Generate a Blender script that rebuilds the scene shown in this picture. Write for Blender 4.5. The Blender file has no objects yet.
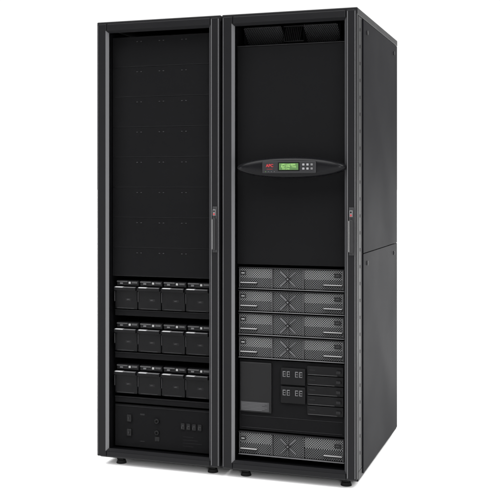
import bpy, bmesh, math, random
from mathutils import Vector, Matrix
random.seed(4)
scene = bpy.context.scene
col = scene.collection

# ------------------------------------------------------------------ materials
def mat(name, base, rough=0.5, spec=0.3, metal=0.0, noise=0.0, nscale=40, bump=0.0, bscale=900, emit=None, es=0.0, ior=1.5):
    m = bpy.data.materials.new(name); m.use_nodes = True
    nt = m.node_tree; b = nt.nodes['Principled BSDF']
    b.inputs['Base Color'].default_value = (*base, 1)
    b.inputs['Roughness'].default_value = rough
    b.inputs['Specular IOR Level'].default_value = spec
    b.inputs['IOR'].default_value = ior
    b.inputs['Metallic'].default_value = metal
    tc = nt.nodes.new('ShaderNodeTexCoord')
    if noise > 0:
        n = nt.nodes.new('ShaderNodeTexNoise'); n.inputs['Scale'].default_value = nscale
        n.inputs['Detail'].default_value = 4
        nt.links.new(tc.outputs['Object'], n.inputs['Vector'])
        r = nt.nodes.new('ShaderNodeMapRange')
        r.inputs['To Min'].default_value = rough-noise; r.inputs['To Max'].default_value = rough+noise
        nt.links.new(n.outputs['Fac'], r.inputs['Value'])
        nt.links.new(r.outputs['Result'], b.inputs['Roughness'])
    if bump > 0:
        n2 = nt.nodes.new('ShaderNodeTexNoise'); n2.inputs['Scale'].default_value = bscale
        nt.links.new(tc.outputs['Object'], n2.inputs['Vector'])
        bp = nt.nodes.new('ShaderNodeBump'); bp.inputs['Strength'].default_value = bump
        bp.inputs['Distance'].default_value = 0.0005
        nt.links.new(n2.outputs['Fac'], bp.inputs['Height'])
        nt.links.new(bp.outputs['Normal'], b.inputs['Normal'])
    if emit:
        b.inputs['Emission Color'].default_value = (*emit, 1)
        b.inputs['Emission Strength'].default_value = es
    return m

PAINT = mat('black_powder_coat', (0.0038,0.0038,0.0043), 0.38, 0.5, noise=0.06, nscale=6, bump=0.12, ior=1.18)
SIDE  = mat('side_powder_coat', (0.0040,0.0040,0.0052), 0.42, 0.5, noise=0.06, nscale=3, bump=0.12, ior=1.060)
INNER = mat('inner_black', (0.005,0.005,0.0055), 0.9, 0.0, noise=0.05, nscale=8)
BLANK = mat('blank_plate_black', (0.0078,0.0078,0.0083), 0.7, 0.02, noise=0.08, nscale=5)
PLAST = mat('black_plastic', (0.007,0.007,0.0075), 0.4, 0.2, noise=0.05)
BATT  = mat('satin_black_module', (0.0035,0.0035,0.004), 0.35, 0.5, noise=0.08, nscale=30, ior=1.25)
POD   = mat('gloss_black_plastic', (0.003,0.003,0.0035), 0.28, 0.5, noise=0.04, ior=1.16)
EDGE  = mat('trim_painted_highlight', (0.058,0.058,0.061), 0.35, 0.5, noise=0.05, nscale=5)  # lighter grey puts the highlight of upright door edges into the colour
TRIM  = mat('trim_painted_highlight_dim', (0.028,0.028,0.030), 0.35, 0.5, noise=0.05, nscale=5)  # dimmer copy of the painted edge highlight
LIP   = mat('dark_grey_lip', (0.035,0.035,0.037), 0.5, 0.3)
FAINT = mat('faint_grey_edge', (0.018,0.018,0.019), 0.5, 0.1)
STEEL = mat('brushed_steel', (0.45,0.45,0.46), 0.35, 0.5, metal=0.3, noise=0.08)
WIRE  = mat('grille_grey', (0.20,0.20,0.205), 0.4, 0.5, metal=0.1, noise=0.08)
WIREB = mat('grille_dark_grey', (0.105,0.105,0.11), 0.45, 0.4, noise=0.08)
LABEL = mat('grey_label', (0.36,0.36,0.36), 0.6, 0.2, noise=0.05)
INK   = mat('black_ink', (0.004,0.004,0.004), 0.9, 0.0)
RED   = mat('red_print', (0.20,0.012,0.015), 0.5, 0.2)
GREEN = mat('green_lcd', (0.032,0.070,0.022), 0.3, 0.3, emit=(0.15,0.40,0.08), es=0.045)
LCDT  = mat('lcd_ink', (0.18,0.32,0.10), 0.5, 0.2, emit=(0.4,0.7,0.25), es=0.10)
BEZ   = mat('panel_grey_plastic', (0.009,0.009,0.010), 0.4, 0.15, noise=0.05)
KEY   = mat('muted_grey_key', (0.12,0.12,0.125), 0.5, 0.3)
DIM   = mat('dim_grey_print', (0.060,0.060,0.062), 0.5, 0.3)
RUB   = mat('black_rubber', (0.010,0.010,0.010), 0.8, 0.1, noise=0.05)
WHITE = mat('white_studio_paper', (0.95,0.95,0.95), 0.9, 0.0, noise=0.02, nscale=2)

def glass():
    m = bpy.data.materials.new('fine_perforated_tinted_sheet'); m.use_nodes = True
    nt = m.node_tree; nt.nodes.clear()
    o = nt.nodes.new('ShaderNodeOutputMaterial')
    t = nt.nodes.new('ShaderNodeBsdfTransparent')
    tc = nt.nodes.new('ShaderNodeTexCoord'); n = nt.nodes.new('ShaderNodeTexNoise'); n.inputs['Scale'].default_value = 1.6
    r = nt.nodes.new('ShaderNodeMapRange'); r.inputs['To Min'].default_value = 0.63; r.inputs['To Max'].default_value = 0.79
    nt.links.new(tc.outputs['Object'], n.inputs['Vector']); nt.links.new(n.outputs['Fac'], r.inputs['Value'])
    nt.links.new(r.outputs['Result'], t.inputs['Color'])
    nt.links.new(t.outputs[0], o.inputs[0])
    return m
GLASS = glass()

# ------------------------------------------------------------------ helpers
ORI = {}
class B:
    def __init__(s): s.bm = bmesh.new(); s.m = []
    def mi(s, m):
        if m not in s.m: s.m.append(m)
        return s.m.index(m)
    def box(s, x0,x1,y0,y1,z0,z1, m, rot=None):
        c = Vector(((x0+x1)/2,(y0+y1)/2,(z0+z1)/2))
        M = Matrix.Translation(c)
        if rot: M = M @ Matrix.Rotation(rot[0], 4, rot[1])
        M = M @ Matrix.Diagonal((x1-x0, y1-y0, z1-z0, 1))
        r = bmesh.ops.create_cube(s.bm, size=1, matrix=M)
        i = s.mi(m)
        for f in {f for v in r['verts'] for f in v.link_faces}: f.material_index = i
        return s
    def cyl(s, c, r, L, axis, m, seg=24, r2=None):
        M = Matrix.Translation(c)
        if axis == 'Y': M = M @ Matrix.Rotation(math.pi/2, 4, 'X')
        if axis == 'X': M = M @ Matrix.Rotation(math.pi/2, 4, 'Y')
        q = bmesh.ops.create_cone(s.bm, cap_ends=True, segments=seg, radius1=r, radius2=r if r2 is None else r2, depth=L, matrix=M)
        i = s.mi(m)
        for f in {f for v in q['verts'] for f in v.link_faces}: f.material_index = i
        return s
    def face(s, pts, m):
        f = s.bm.faces.new([s.bm.verts.new(p) for p in pts]); f.material_index = s.mi(m); return f
    def text(s, body, x, y, z, size, m, bold=0.0):
        cu = bpy.data.curves.new('t', 'FONT'); cu.body = body; cu.size = size; cu.extrude = 0.0003; cu.offset = bold
        cu.align_x = 'CENTER'; cu.align_y = 'CENTER'
        ob = bpy.data.objects.new('t', cu); col.objects.link(ob)
        bpy.context.view_layer.update()
        me = bpy.data.meshes.new_from_object(ob.evaluated_get(bpy.context.evaluated_depsgraph_get()))
        bpy.data.objects.remove(ob)
        me.transform(Matrix.Translation((x,y,z)) @ Matrix.Rotation(math.pi/2, 4, 'X'))
        n0 = len(s.bm.faces); s.bm.from_mesh(me); s.bm.faces.ensure_lookup_table()
        i = s.mi(m)
        for f in s.bm.faces[n0:]: f.material_index = i
        bpy.data.meshes.remove(me)
        return s
    def done(s, name, parent, bevel=0.0, smooth=False, label=None, seg=2):
        bmesh.ops.recalc_face_normals(s.bm, faces=s.bm.faces)
        vs = [v.co for v in s.bm.verts]
        lo = Vector([min(v[i] for v in vs) for i in range(3)]); hi = Vector([max(v[i] for v in vs) for i in range(3)])
        o = (lo+hi)/2
        bmesh.ops.translate(s.bm, verts=s.bm.verts, vec=-o)
        me = bpy.data.meshes.new(name); s.bm.to_mesh(me); s.bm.free()
        for m in s.m: me.materials.append(m)
        ob = bpy.data.objects.new(name, me); col.objects.link(ob)
        ob.parent = parent
        po = ORI.get(parent.name, Vector((0,0,0))) if parent else Vector((0,0,0))
        ob.location = o - po
        ORI[ob.name] = o
        if smooth:
            for p in me.polygons: p.use_smooth = True
        if bevel:
            bv = ob.modifiers.new('b','BEVEL'); bv.width = bevel; bv.segments = seg; bv.limit_method = 'ANGLE'; bv.angle_limit = math.radians(40)
        if label: ob['label'] = label
        return ob

H0, H1 = 0.034, 2.02

def lattice(b, x0,x1,y,z0,z1, pitch, t, m, tilt=0.0):
    h = z1-z0
    for sgn in (1,-1):
        k = x0-h
        while k < x1+h:
            xa, xb = k, k+h
            za, zb = (z0,z1) if sgn>0 else (z1,z0)
            ts, te = 0.0, 1.0
            if xa < x0: ts = (x0-xa)/h
            if xb > x1: te = (x1-xa)/h
            if te-ts > 0.02:
                p = Vector((xa+h*ts, y, za+(zb-za)*ts)); q = Vector((xa+h*te, y, za+(zb-za)*te))
                d = (q-p).normalized(); n = Vector((-d.z,0,d.x))*t/2
                pts = [p+n, p-n, q-n, q+n]
                b.face([Vector((v.x, v.y+0.0004*sgn+(z1-v.z)*tilt, v.z)) for v in pts], m)
            k += pitch

def cabinet(x0, label):
    e = bpy.data.objects.new('equipment_cabinet', None); col.objects.link(e)
    e.empty_display_size = 0.3; e.location = (x0,0,0)
    e['label'] = label; e['category'] = 'server cabinet'; e['group'] = 'black equipment cabinets standing side by side'
    ORI[e.name] = Vector((0,0,0))
    for xa,xb in ((0.002,0.038),(0.562,0.598)):
        for ya,yb in ((0.034,0.115),(0.90,0.97)):
            cp_ = B().box(xa,xb,ya,yb,H0+0.04,H1-0.03,PAINT).done('corner_post', e, 0.003)
            if x0 > 0.3 and xa > 0.3 and ya < 0.1:
                for i in range(26):
                    z = 0.14+i*0.0715
                    B().box(0.597,0.5987,0.066,0.071,z,z+0.014,INK).done('post_slot', cp_)
    B().box(0.002,0.598,0.034,0.97,H0,H0+0.04,PAINT).done('plinth', e, 0.003)
    B().box(0.0,0.6,0.006,0.985,H1-0.03,H1,PAINT).done('roof', e, 0.004)
    B().box(0.004,0.596,0.972,0.992,H0+0.03,H1-0.032,PAINT).done('rear_door', e, 0.003)
    for xa,xb,s in ((-0.0005,0.0015,-1),(0.5985,0.6025,1)):
        for za,zb in ((H0+0.012,0.9840),(0.9870,H1-0.034)):
            p = B().box(xa,xb,0.118,0.962,za,zb,SIDE).done('side_panel', e, 0.0010)
            zl = zb-0.045
            if s > 0:
                for yl in (0.20,0.87):
                    b = B(); b.cyl((xb+0.001,yl,zl), 0.010, 0.004, 'X', PLAST)
                    b.box(xb+0.002,xb+0.0045,yl-0.002,yl+0.002,zl-0.006,zl+0.006,DIM)
                    b.done('panel_latch', p)
    if x0 > 0.3:
        B().box(0.598,0.5990,0.100,0.103,H0+0.05,H1-0.035,FAINT).done('post_flange', e)
    for fx in (0.085,0.535):
        for fy in (0.085,0.90):
            b = B(); b.cyl((fx,fy,0.024),0.011,0.026,'Z',RUB)
            b.cyl((fx,fy,0.0075),0.024,0.015,'Z',RUB, r2=0.019)
            b.box(fx-0.016,fx+0.016,fy-0.016,fy+0.016,0.018,0.028,RUB)
            b.done('levelling_foot', e, 0.001)
    for xa in (0.039,0.5535):
        B().box(xa,xa+0.0075,0.04,0.598,H0+0.041,H1-0.031,INNER).done('inner_side_wall', e)
    B().box(0.039,0.561,0.60,0.61,H0+0.041,H1-0.031,INNER).done('inner_back_wall', e)
    # ---- door
    zb0, zt0 = H0+0.012, H1-0.008
    b = B()
    L, R, T, Bo = 0.050, 0.048, 0.036, 0.030
    b.box(0.002,L,0,0.032,zb0,zt0,PAINT)
    b.box(0.600-R,0.598,0,0.032,zb0,zt0,PAINT)
    b.box(L,0.600-R,0.0004,0.0318,zt0-T,zt0-0.0004,PAINT)
    b.box(L,0.600-R,0.0004,0.0318,zb0+0.0004,zb0+Bo,PAINT)
    door = b.done('front_door', e, 0.006, seg=4)
    s=0.008; dp=0.014
    xi0, xi1, zi0, zi1 = L-0.0005, 0.6005-R, zb0+Bo-0.0005, zt0-T+0.0005
    y0 = -0.0008
    b = B()
    b.face([(xi0-0.003,y0,zi0-.003),(xi0-0.003,y0,zi1+.003),(xi0+s,y0+dp,zi1-s),(xi0+s,y0+dp,zi0+s)],EDGE)  # upright bevel painted lighter as a highlight, horizontal ones stay black
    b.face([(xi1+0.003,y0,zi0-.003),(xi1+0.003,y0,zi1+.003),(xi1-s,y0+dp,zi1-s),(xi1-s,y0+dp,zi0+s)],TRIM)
    b.face([(xi0-0.003,y0,zi1+.003),(xi1+0.003,y0,zi1+.003),(xi1-s,y0+dp,zi1-s),(xi0+s,y0+dp,zi1-s)],PAINT)
    b.face([(xi0-0.003,y0,zi0-.003),(xi1+0.003,y0,zi0-.003),(xi1-s,y0+dp,zi0+s),(xi0+s,y0+dp,zi0+s)],PAINT)
    bmesh.ops.remove_doubles(b.bm, verts=b.bm.verts, dist=0.0001)
    b.done('door_trim', door)
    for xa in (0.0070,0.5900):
        B().box(xa,xa+0.0025,-0.0012,0.001,zb0+0.008,zt0-0.008,EDGE if xa > 0.3 else TRIM).done('edge_highlight_strip', door, 0.0006)  # thin strips added as painted highlights along the stiles
    B().box(0.600-R+0.006,0.600-R+0.0085,-0.0012,0.001,zb0+0.008,zt0-0.008,EDGE).done('edge_highlight_strip', door, 0.0006)
    b = B(); yy = y0+dp+0.0006
    b.face([(xi0+s,yy,zi0+s),(xi1-s,yy,zi0+s),(xi1-s,yy,zi1-s),(xi0+s,yy,zi1-s)], GLASS)
    b.done('door_screen', door)
    b = B()
    hx, hz0, hz1 = 0.577, 0.985, 1.185
    b.box(hx-0.0105,hx+0.0105,-0.005,0.001,hz0,hz1,FAINT)
    hd = b.done('door_handle', door, 0.0015)
    b = B()
    b.box(hx-0.0075,hx+0.0075,-0.018,-0.0052,hz0+0.010,hz1-0.052,PLAST)
    b.done('lever', hd, 0.0015)
    B().box(hx-0.0098,hx-0.0078,-0.014,-0.0052,hz0+0.014,hz1-0.056,LABEL).done('lever_edge', hd, 0.0005)
    b = B()
    b.box(hx-0.0065,hx+0.0065,-0.015,-0.0052,hz1-0.040,hz1-0.012,DIM)
    b.cyl((hx,-0.0155,hz1-0.033),0.0040,0.003,'Y',RED)
    b.cyl((hx,-0.0155,hz1-0.020),0.0035,0.003,'Y',INK)
    b.done('door_lock', hd, 0.001)
    return e, door

# =================================================================== LEFT
cabL, doorL = cabinet(0.0, 'tall black cabinet with three rows of battery modules inside')
IX0, IX1 = 0.064, 0.532
yf = 0.062
z = 1.955; PH = 0.1375
while z > 0.90:
    zl = max(z-PH, 0.862)
    p = B().box(IX0-0.012,IX1+0.012,yf,yf+0.012,zl+0.0005,z-0.0005,BLANK).box(IX0,IX1,yf-0.0012,yf-0.0002,zl+0.0012,zl+0.0026,FAINT).done('blank_panel', cabL)
    for cx in (0.185,0.295,0.405):
        for dx in (-0.010,0.010):
            B().box(cx+dx-0.003,cx+dx+0.003,yf-0.0022,yf-0.0002,z-0.024,z-0.021,LIP).done('panel_clip', p)
    z -= PH
def battery(x, z):
    w = (IX1-IX0)/4
    xa, xb = x+0.0015, x+w-0.0015
    zt = z+0.132; wd = xb-xa
    b = B()
    b.box(xa,xb,yf-0.010,yf+0.25,z,zt-0.034,BATT)
    b.box(xa,xb,yf+0.014,yf+0.25,zt-0.0335,zt,INNER)
    m = b.done('battery_module', cabL, 0.006, seg=3)
    b = B()
    b.box(xa+0.004,xb-0.003,yf-0.024,yf-0.0096,zt-0.045,zt-0.031,BATT)
    b.box(xa+0.006,xb-0.005,yf-0.0245,yf-0.010,zt-0.0315,zt-0.0290,KEY)
    b.box(xa+0.010,xa+0.010+wd*0.34,yf-0.0250,yf-0.0100,zt-0.0318,zt-0.0280,STEEL)
    b.done('pull_handle', m, 0.0010)
    B().box(xa+0.001,xa+0.0030,yf-0.0130,yf-0.0095,z+0.036,zt-0.050,DIM).done('module_edge', m, 0.0008)
    B().box(xa+0.014,xb-0.016,yf-0.0115,yf-0.0095,z+0.005,z+0.0066,LIP).done('module_sill', m)
    b = B()
    b.box(xa+0.004,xb-0.004,yf+0.0100,yf+0.0135,zt-0.024,zt-0.004,FAINT)
    b.box(xa+0.004,xa+wd*0.50,yf+0.0060,yf+0.0100,zt-0.010,zt-0.0045,DIM)
    b.box(xa+0.020,xa+0.034,yf+0.0055,yf+0.0099,zt-0.019,zt-0.012,KEY)
    b.box(xa+wd*0.56,xa+wd*0.64,yf+0.0055,yf+0.0099,zt-0.017,zt-0.008,LABEL)
    b.box(xa+wd*0.70,xb-0.008,yf+0.0055,yf+0.0099,zt-0.015,zt-0.007,DIM)
    b.done('module_connector', m)
    B().box(xa+0.056,xa+0.084,yf-0.0108,yf-0.0099,z+0.040,z+0.050,PLAST).text('APC', xa+0.070, yf-0.0112, z+0.045, 0.008, DIM).done('module_badge', m)
for z in (0.712,0.520,0.327):
    for i in range(4): battery(IX0+i*(IX1-IX0)/4, z)
for zb_ in (0.682,0.488,0.285):
    B().box(IX0,IX1,yf,yf+0.012,zb_,zb_+0.027,BLANK).box(IX0,IX1,yf-0.003,yf-0.0002,zb_+0.0245,zb_+0.0265,FAINT).done('shelf', cabL)
b = B(); b.box(IX0,IX1,yf,yf+0.012,0.085,0.275,BLANK).box(IX0+0.004,IX1-0.004,yf-0.002,yf-0.0002,0.268,0.270,FAINT)
low = b.done('connection_panel', cabL)
for z in (0.135,0.200):
    B().box(0.127,0.149,yf-0.010,yf-0.0002,z,z+0.032,PLAST).box(0.134,0.142,yf-0.014,yf-0.0098,z+0.010,z+0.022,FAINT).done('breaker_switch', low, 0.002)
for cx,cz in ((0.275,0.212),(0.275,0.160)):
    B().cyl((cx,yf-0.005,cz),0.011,0.010,'Y',PLAST).cyl((cx,yf-0.0105,cz),0.007,0.002,'Y',PLAST).cyl((cx,yf-0.012,cz),0.005,0.002,'Y',INK).done('round_socket', low, 0.001)
B().box(0.264,0.286,yf-0.003,yf-0.0002,0.120,0.140,PLAST).box(0.268,0.282,yf-0.004,yf-0.0028,0.128,0.130,FAINT).done('data_port', low, 0.0006)
for k in range(4):
    x=0.392+k*0.027
    B().box(x,x+0.018,yf-0.006,yf-0.0002,0.184,0.212,PLAST).box(x+0.004,x+0.015,yf-0.008,yf-0.0058,0.200,0.2025,LIP).box(x+0.003,x+0.005,yf-0.008,yf-0.0058,0.188,0.198,DIM).done('terminal_block', low, 0.0006)
for k in range(4):
    B().box(0.40,0.40+0.05+0.02*(k%3),yf-0.001,yf-0.0002,0.150-k*0.014,0.1511-k*0.014,FAINT).done('rating_label', low)
B().box(0.19,0.212,yf-0.001,yf-0.0002,0.232,0.239,FAINT).done('rating_label', low)
B().box(0.19,0.212,yf-0.001,yf-0.0002,0.112,0.115,FAINT).done('rating_label', low)

# =================================================================== RIGHT
cabR, doorR = cabinet(0.606, 'tall black cabinet with oval control panel and grilled power modules')
IX0, IX1 = 0.062, 0.534
B().box(IX0-0.01,IX1+0.01,yf,yf+0.012,0.932,1.885,BLANK).done('blank_panel', cabR)
b = B(); b.box(IX0-0.01,IX1+0.01,yf+0.12,yf+0.13,1.880,1.985,INNER)
b.box(IX0-0.01,IX1+0.01,yf-0.004,yf+0.12,1.8855,1.8885,FAINT)
tv = b.done('fan_tray', cabR, 0.001)
b = B(); lattice(b, 0.078,0.250,yf+0.006,1.905,1.968,0.0085,0.0014,LIP, tilt=1.2); b.done('vent_grille', tv)
b = B(); lattice(b, 0.350,0.500,yf+0.006,1.905,1.968,0.0085,0.0014,LIP, tilt=1.2); b.done('vent_grille', tv)
b = B()
for k in range(9):
    x = 0.262+k*0.0085
    b.box(x,x+0.0016,yf+0.03,yf+0.034,1.905,1.966,PLAST,rot=(0.18,'Y'))
b.box(0.255,0.345,yf+0.035,yf+0.038,1.903,1.907,PLAST); b.box(0.255,0.345,yf+0.028,yf+0.038,1.967,1.971,PLAST)
b.done('vent_ribs', tv)
for xa in (0.075,0.255,0.345,0.505):
    B().box(xa,xa+0.002,yf+0.03,yf+0.10,1.900,1.975,INNER).done('tray_divider', tv)

def power_module(z0, z1):
    b = B(); b.box(IX0+0.001,IX1-0.001,yf,yf+0.45,z0+0.002,z1-0.002,INK)
    b.box(IX0,IX1,yf-0.014,yf-0.0002,z0+0.002,z0+0.0048,KEY)
    b.box(IX0,IX1,yf-0.014,yf-0.0002,z1-0.0060,z1-0.002,FAINT)
    m = b.done('power_module', cabR, 0.0008)
    zc=(z0+z1)/2; zl=z0+0.0085; zh=z1-0.0075; c=IX0+0.224
    b = B()
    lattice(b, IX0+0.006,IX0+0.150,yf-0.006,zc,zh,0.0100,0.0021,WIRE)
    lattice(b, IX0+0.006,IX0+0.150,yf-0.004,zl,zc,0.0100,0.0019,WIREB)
    b.done('module_grille', m)
    b = B()
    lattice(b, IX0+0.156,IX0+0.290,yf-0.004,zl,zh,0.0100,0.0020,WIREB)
    b.done('module_grille', m)
    b = B()
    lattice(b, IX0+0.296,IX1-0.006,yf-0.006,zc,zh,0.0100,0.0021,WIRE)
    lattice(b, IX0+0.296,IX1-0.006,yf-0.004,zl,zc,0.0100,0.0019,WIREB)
    b.done('module_grille', m)
    for xx in (IX0+0.002, IX0+0.151, IX0+0.291, IX1-0.006):
        B().box(xx,xx+0.0035,yf-0.012,yf-0.003,zl,zh,DIM).done('grille_brace', m, 0.001)
    b = B()
    for a in (0.75,-0.75): b.box(c-0.046,c+0.046,yf-0.011,yf-0.0065,zc-0.0018,zc+0.0018,KEY,rot=(a,'Y'))
    b.box(c-0.0014,c+0.0014,yf-0.0115,yf-0.0062,zl,zh,DIM)
    b.done('crossed_brace', m, 0.0008)
    B().box(IX0+0.007,IX0+0.085,yf-0.015,yf-0.004,z0+0.022,z0+0.030,PLAST).box(IX0+0.008,IX0+0.084,yf-0.0155,yf-0.006,z0+0.0275,z0+0.0305,LABEL).done('pull_handle', m, 0.0008)
    B().box(IX1-0.090,IX1-0.008,yf-0.015,yf-0.004,z0+0.022,z0+0.030,PLAST).box(IX1-0.089,IX1-0.009,yf-0.0155,yf-0.006,z0+0.0275,z0+0.0305,LABEL).done('pull_handle', m, 0.0008)
    B().cyl((c,yf-0.013,zc),0.010,0.004,'Y',PLAST,seg=6).cyl((c,yf-0.0155,zc),0.004,0.002,'Y',KEY,seg=6).done('module_latch', m)
    B().box(IX1-0.042,IX1-0.012,yf-0.016,yf-0.0135,zc+0.012,zc+0.030,PLAST).text('APC', IX1-0.027,yf-0.0165,zc+0.021,0.010,DIM).done('module_badge', m)
    B().box(IX0+0.01,IX0+0.034,yf-0.016,yf-0.0135,zc+0.014,zc+0.030,PLAST).box(IX0+0.014,IX0+0.029,yf-0.0168,yf-0.0158,zc+0.020,zc+0.024,LABEL).done('status_window', m)
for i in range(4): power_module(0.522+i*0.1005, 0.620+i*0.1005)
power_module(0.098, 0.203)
mid = B().box(IX0,IX1,yf,yf+0.012,0.208,0.516,BLANK).done('distribution_panel', cabR)
im = B().box(IX0+0.005,IX0+0.150,yf-0.012,yf-0.0002,0.288,0.506,PLAST).done('intelligence_module', mid, 0.003)
b = B()
b.box(IX0+0.010,IX0+0.140,yf-0.0135,yf-0.0122,0.294,0.334,LIP)
for k in range(6): b.box(IX0+0.014,IX0+0.132-0.012*(k%3),yf-0.0145,yf-0.0134,0.328-k*0.0060,0.3294-k*0.0060,KEY)
b.done('specification_label', im)
for r,z in enumerate((0.418,0.338)):
    m = B().box(IX0+0.192,IX0+0.302,yf-0.012,yf-0.0002,z,z+0.072,BATT).done('breaker_module', mid, 0.002)
    for k in range(5):
        x = IX0+0.202+k*0.0185
        if k == 2: continue
        b = B()
        b.box(x,x+0.013,yf-0.016,yf-0.0118,z+0.034,z+0.058,KEY)
        b.box(x+0.0045,x+0.0125,yf-0.020,yf-0.0158,z+0.039,z+0.044,INK)
        b.box(x+0.0045,x+0.0125,yf-0.020,yf-0.0158,z+0.049,z+0.054,INK)
        b.done('breaker_switch', m, 0.0006)
for k in range(5):
    z = 0.296+k*0.0425
    b = B(); b.box(IX0+0.310,IX1-0.004,yf-0.010,yf-0.0002,z,z+0.038,BATT)
    b.box(IX0+0.314,IX1-0.030-0.012*(k%2),yf-0.0125,yf-0.0098,z+0.001,z+0.0030,DIM)
    b.box(IX0+0.320,IX0+0.345,yf-0.0115,yf-0.0098,z+0.020,z+0.023,FAINT)
    b.box(IX1-0.034,IX1-0.014,yf-0.018,yf-0.0098,z+0.012,z+0.024,FAINT)
    b.done('switch_tray', mid, 0.001)
for z in (0.2695,0.2175): B().box(IX0+0.01,IX1-0.01,yf-0.002,yf-0.0002,z,z+0.002,FAINT).done('cover_strip', mid)

# control panel
cx, cz = 0.316, 1.353
b = B(); hw, hh = 0.240, 0.045
rings = []; N = 72
for k,(r,yo) in enumerate(((1.0,0.012),(1.0,-0.004),(0.985,-0.012),(0.95,-0.020),(0.88,-0.026),(0.7,-0.030),(0.4,-0.032))):
    ring=[]
    for i in range(N):
        a = 2*math.pi*i/N
        c_, s_ = math.cos(a), math.sin(a)
        rx = math.copysign(abs(c_)**0.95, c_); rz = math.copysign(abs(s_)**1.05, s_)
        ring.append(b.bm.verts.new((cx+rx*(hw-(1-r)*0.10), yo, cz+rz*hh*r)))
    rings.append(ring)
mi = b.mi(POD)
for k in range(len(rings)-1):
    for i in range(N):
        f = b.bm.faces.new([rings[k][i],rings[k][(i+1)%N],rings[k+1][(i+1)%N],rings[k+1][i]]); f.material_index = mi
b.bm.faces.new(rings[-1]).material_index = mi
b.bm.faces.new(rings[0][::-1]).material_index = mi
cp = b.done('control_panel', cabR, smooth=True)
bz = B().box(cx-0.118,cx+0.118,-0.0395,-0.030,cz-0.025,cz+0.027,BEZ).done('display_bezel', cp, 0.004, seg=3)
b = B(); b.box(cx-0.047,cx+0.047,-0.0405,-0.0392,cz-0.015,cz+0.021,INK)
b.box(cx-0.042,cx+0.042,-0.0412,-0.0400,cz-0.011,cz+0.017,GREEN)
b.text('UPS Load 000% ', cx, -0.0418, cz+0.0110, 0.0098, LCDT)
b.text('Batt 219V  Time', cx, -0.0418, cz+0.0025, 0.0098, LCDT)
b.text('On Line', cx-0.012, -0.0418, cz-0.0060, 0.0098, LCDT)
b.done('display_screen', cp)
b = B(); b.text('APC', cx-0.084,-0.0402,cz+0.007,0.017,RED,bold=0.0005)
b.done('brand_logo', cp)
B().box(cx-0.097,cx-0.071,-0.0402,-0.0393,cz-0.008,cz-0.0070,RED).done('logo_underline', cp)
for r in range(2):
    for k in range(3):
        x=cx+0.064+k*0.018; z=cz+0.011-r*0.017
        B().box(x-0.005,x+0.005,-0.0425,-0.0393,z-0.0045,z+0.0045,KEY if k<2 else DIM).done('key_button', cp, 0.002)
for k in range(4):
    B().cyl((cx-0.102+k*0.013,-0.0400,cz-0.018),0.0018,0.0015,'Y',GREEN if k==0 else LIP,seg=12).done('indicator_lamp', cp)

# ------------------------------------------------------------------ floor
b = B(); S=400
b.face([(-S,-S,0),(S,-S,0),(S,S,0),(-S,S,0)], WHITE)
fl = b.done('floor', None); fl['kind']='structure'

# ------------------------------------------------------------------ world (made-up gradient: white behind the cabinets, dimmed in front so doors reflect dark)
w = bpy.data.worlds.new('World'); scene.world = w; w.use_nodes = True
nt = w.node_tree; bg = nt.nodes['Background']
th = math.radians(18.4)
tc = nt.nodes.new('ShaderNodeTexCoord'); dt = nt.nodes.new('ShaderNodeVectorMath'); dt.operation='DOT_PRODUCT'
dt.inputs[1].default_value = (-0.34, 0.94, 0)
r = nt.nodes.new('ShaderNodeMapRange'); r.interpolation_type='SMOOTHSTEP'
r.inputs['From Min'].default_value=0.10; r.inputs['From Max'].default_value=0.72
r.inputs['To Min'].default_value=0.12; r.inputs['To Max'].default_value=1.05
nt.links.new(tc.outputs['Generated'], dt.inputs[0]); nt.links.new(dt.outputs['Value'], r.inputs['Value'])
bg.inputs['Color'].default_value=(1,1,1,1)
nt.links.new(r.outputs['Result'], bg.inputs['Strength'])

def sun(loc, strength, ang):
    l = bpy.data.lights.new('sun','SUN'); l.energy=strength; l.angle=math.radians(ang)
    o = bpy.data.objects.new('floor_whitening_sun', l); col.objects.link(o)
    o.rotation_euler = (-Vector(loc)).to_track_quat('-Z','Y').to_euler(); return o
sun((-0.35,-0.8,1.0), 5.0, 40)  # unseen sun added to wash the floor white
sun((0.7,-0.45,1.0), 5.0, 40)  # second added sun, lightens the floor shadow at the right
def area(loc, tgt, size, e, sy=None):
    l = bpy.data.lights.new('area','AREA'); l.energy=e; l.size=size
    if sy: l.shape='RECTANGLE'; l.size_y=sy
    o = bpy.data.objects.new('added_area_light', l); col.objects.link(o); o.location=loc
    o.rotation_euler=(Vector(tgt)-Vector(loc)).to_track_quat('-Z','Y').to_euler(); return o
area((3.2,-5.0,2.0),(0.7,0,0.8),1.6,170)  # unseen key lamp added to bring out the cabinet interiors
area((-3.5,-3.0,1.6),(0.3,0,1.0),0.6,65,sy=2.2)  # unseen strip lamp added for the door bevels

# ------------------------------------------------------------------ camera
cam = bpy.data.cameras.new('Camera'); co = bpy.data.objects.new('Camera', cam); col.objects.link(co)
f=960.0; cam.sensor_width=36; cam.lens=f/500*36
fw = Vector((-math.sin(th), math.cos(th), 0)); rt = Vector((math.cos(th), math.sin(th),0))
P = Vector((1.206,0,0))
C = P - 3.99*fw - 0.445*rt; C.z = 1.27
co.location = C
co.rotation_euler = fw.to_track_quat('-Z','Y').to_euler()
cam.shift_y = -(250-187)/500
cam.clip_start=0.05; cam.clip_end=1500
scene.camera = co
scene.view_settings.view_transform='Standard'; scene.view_settings.look='None'; scene.view_settings.exposure=0
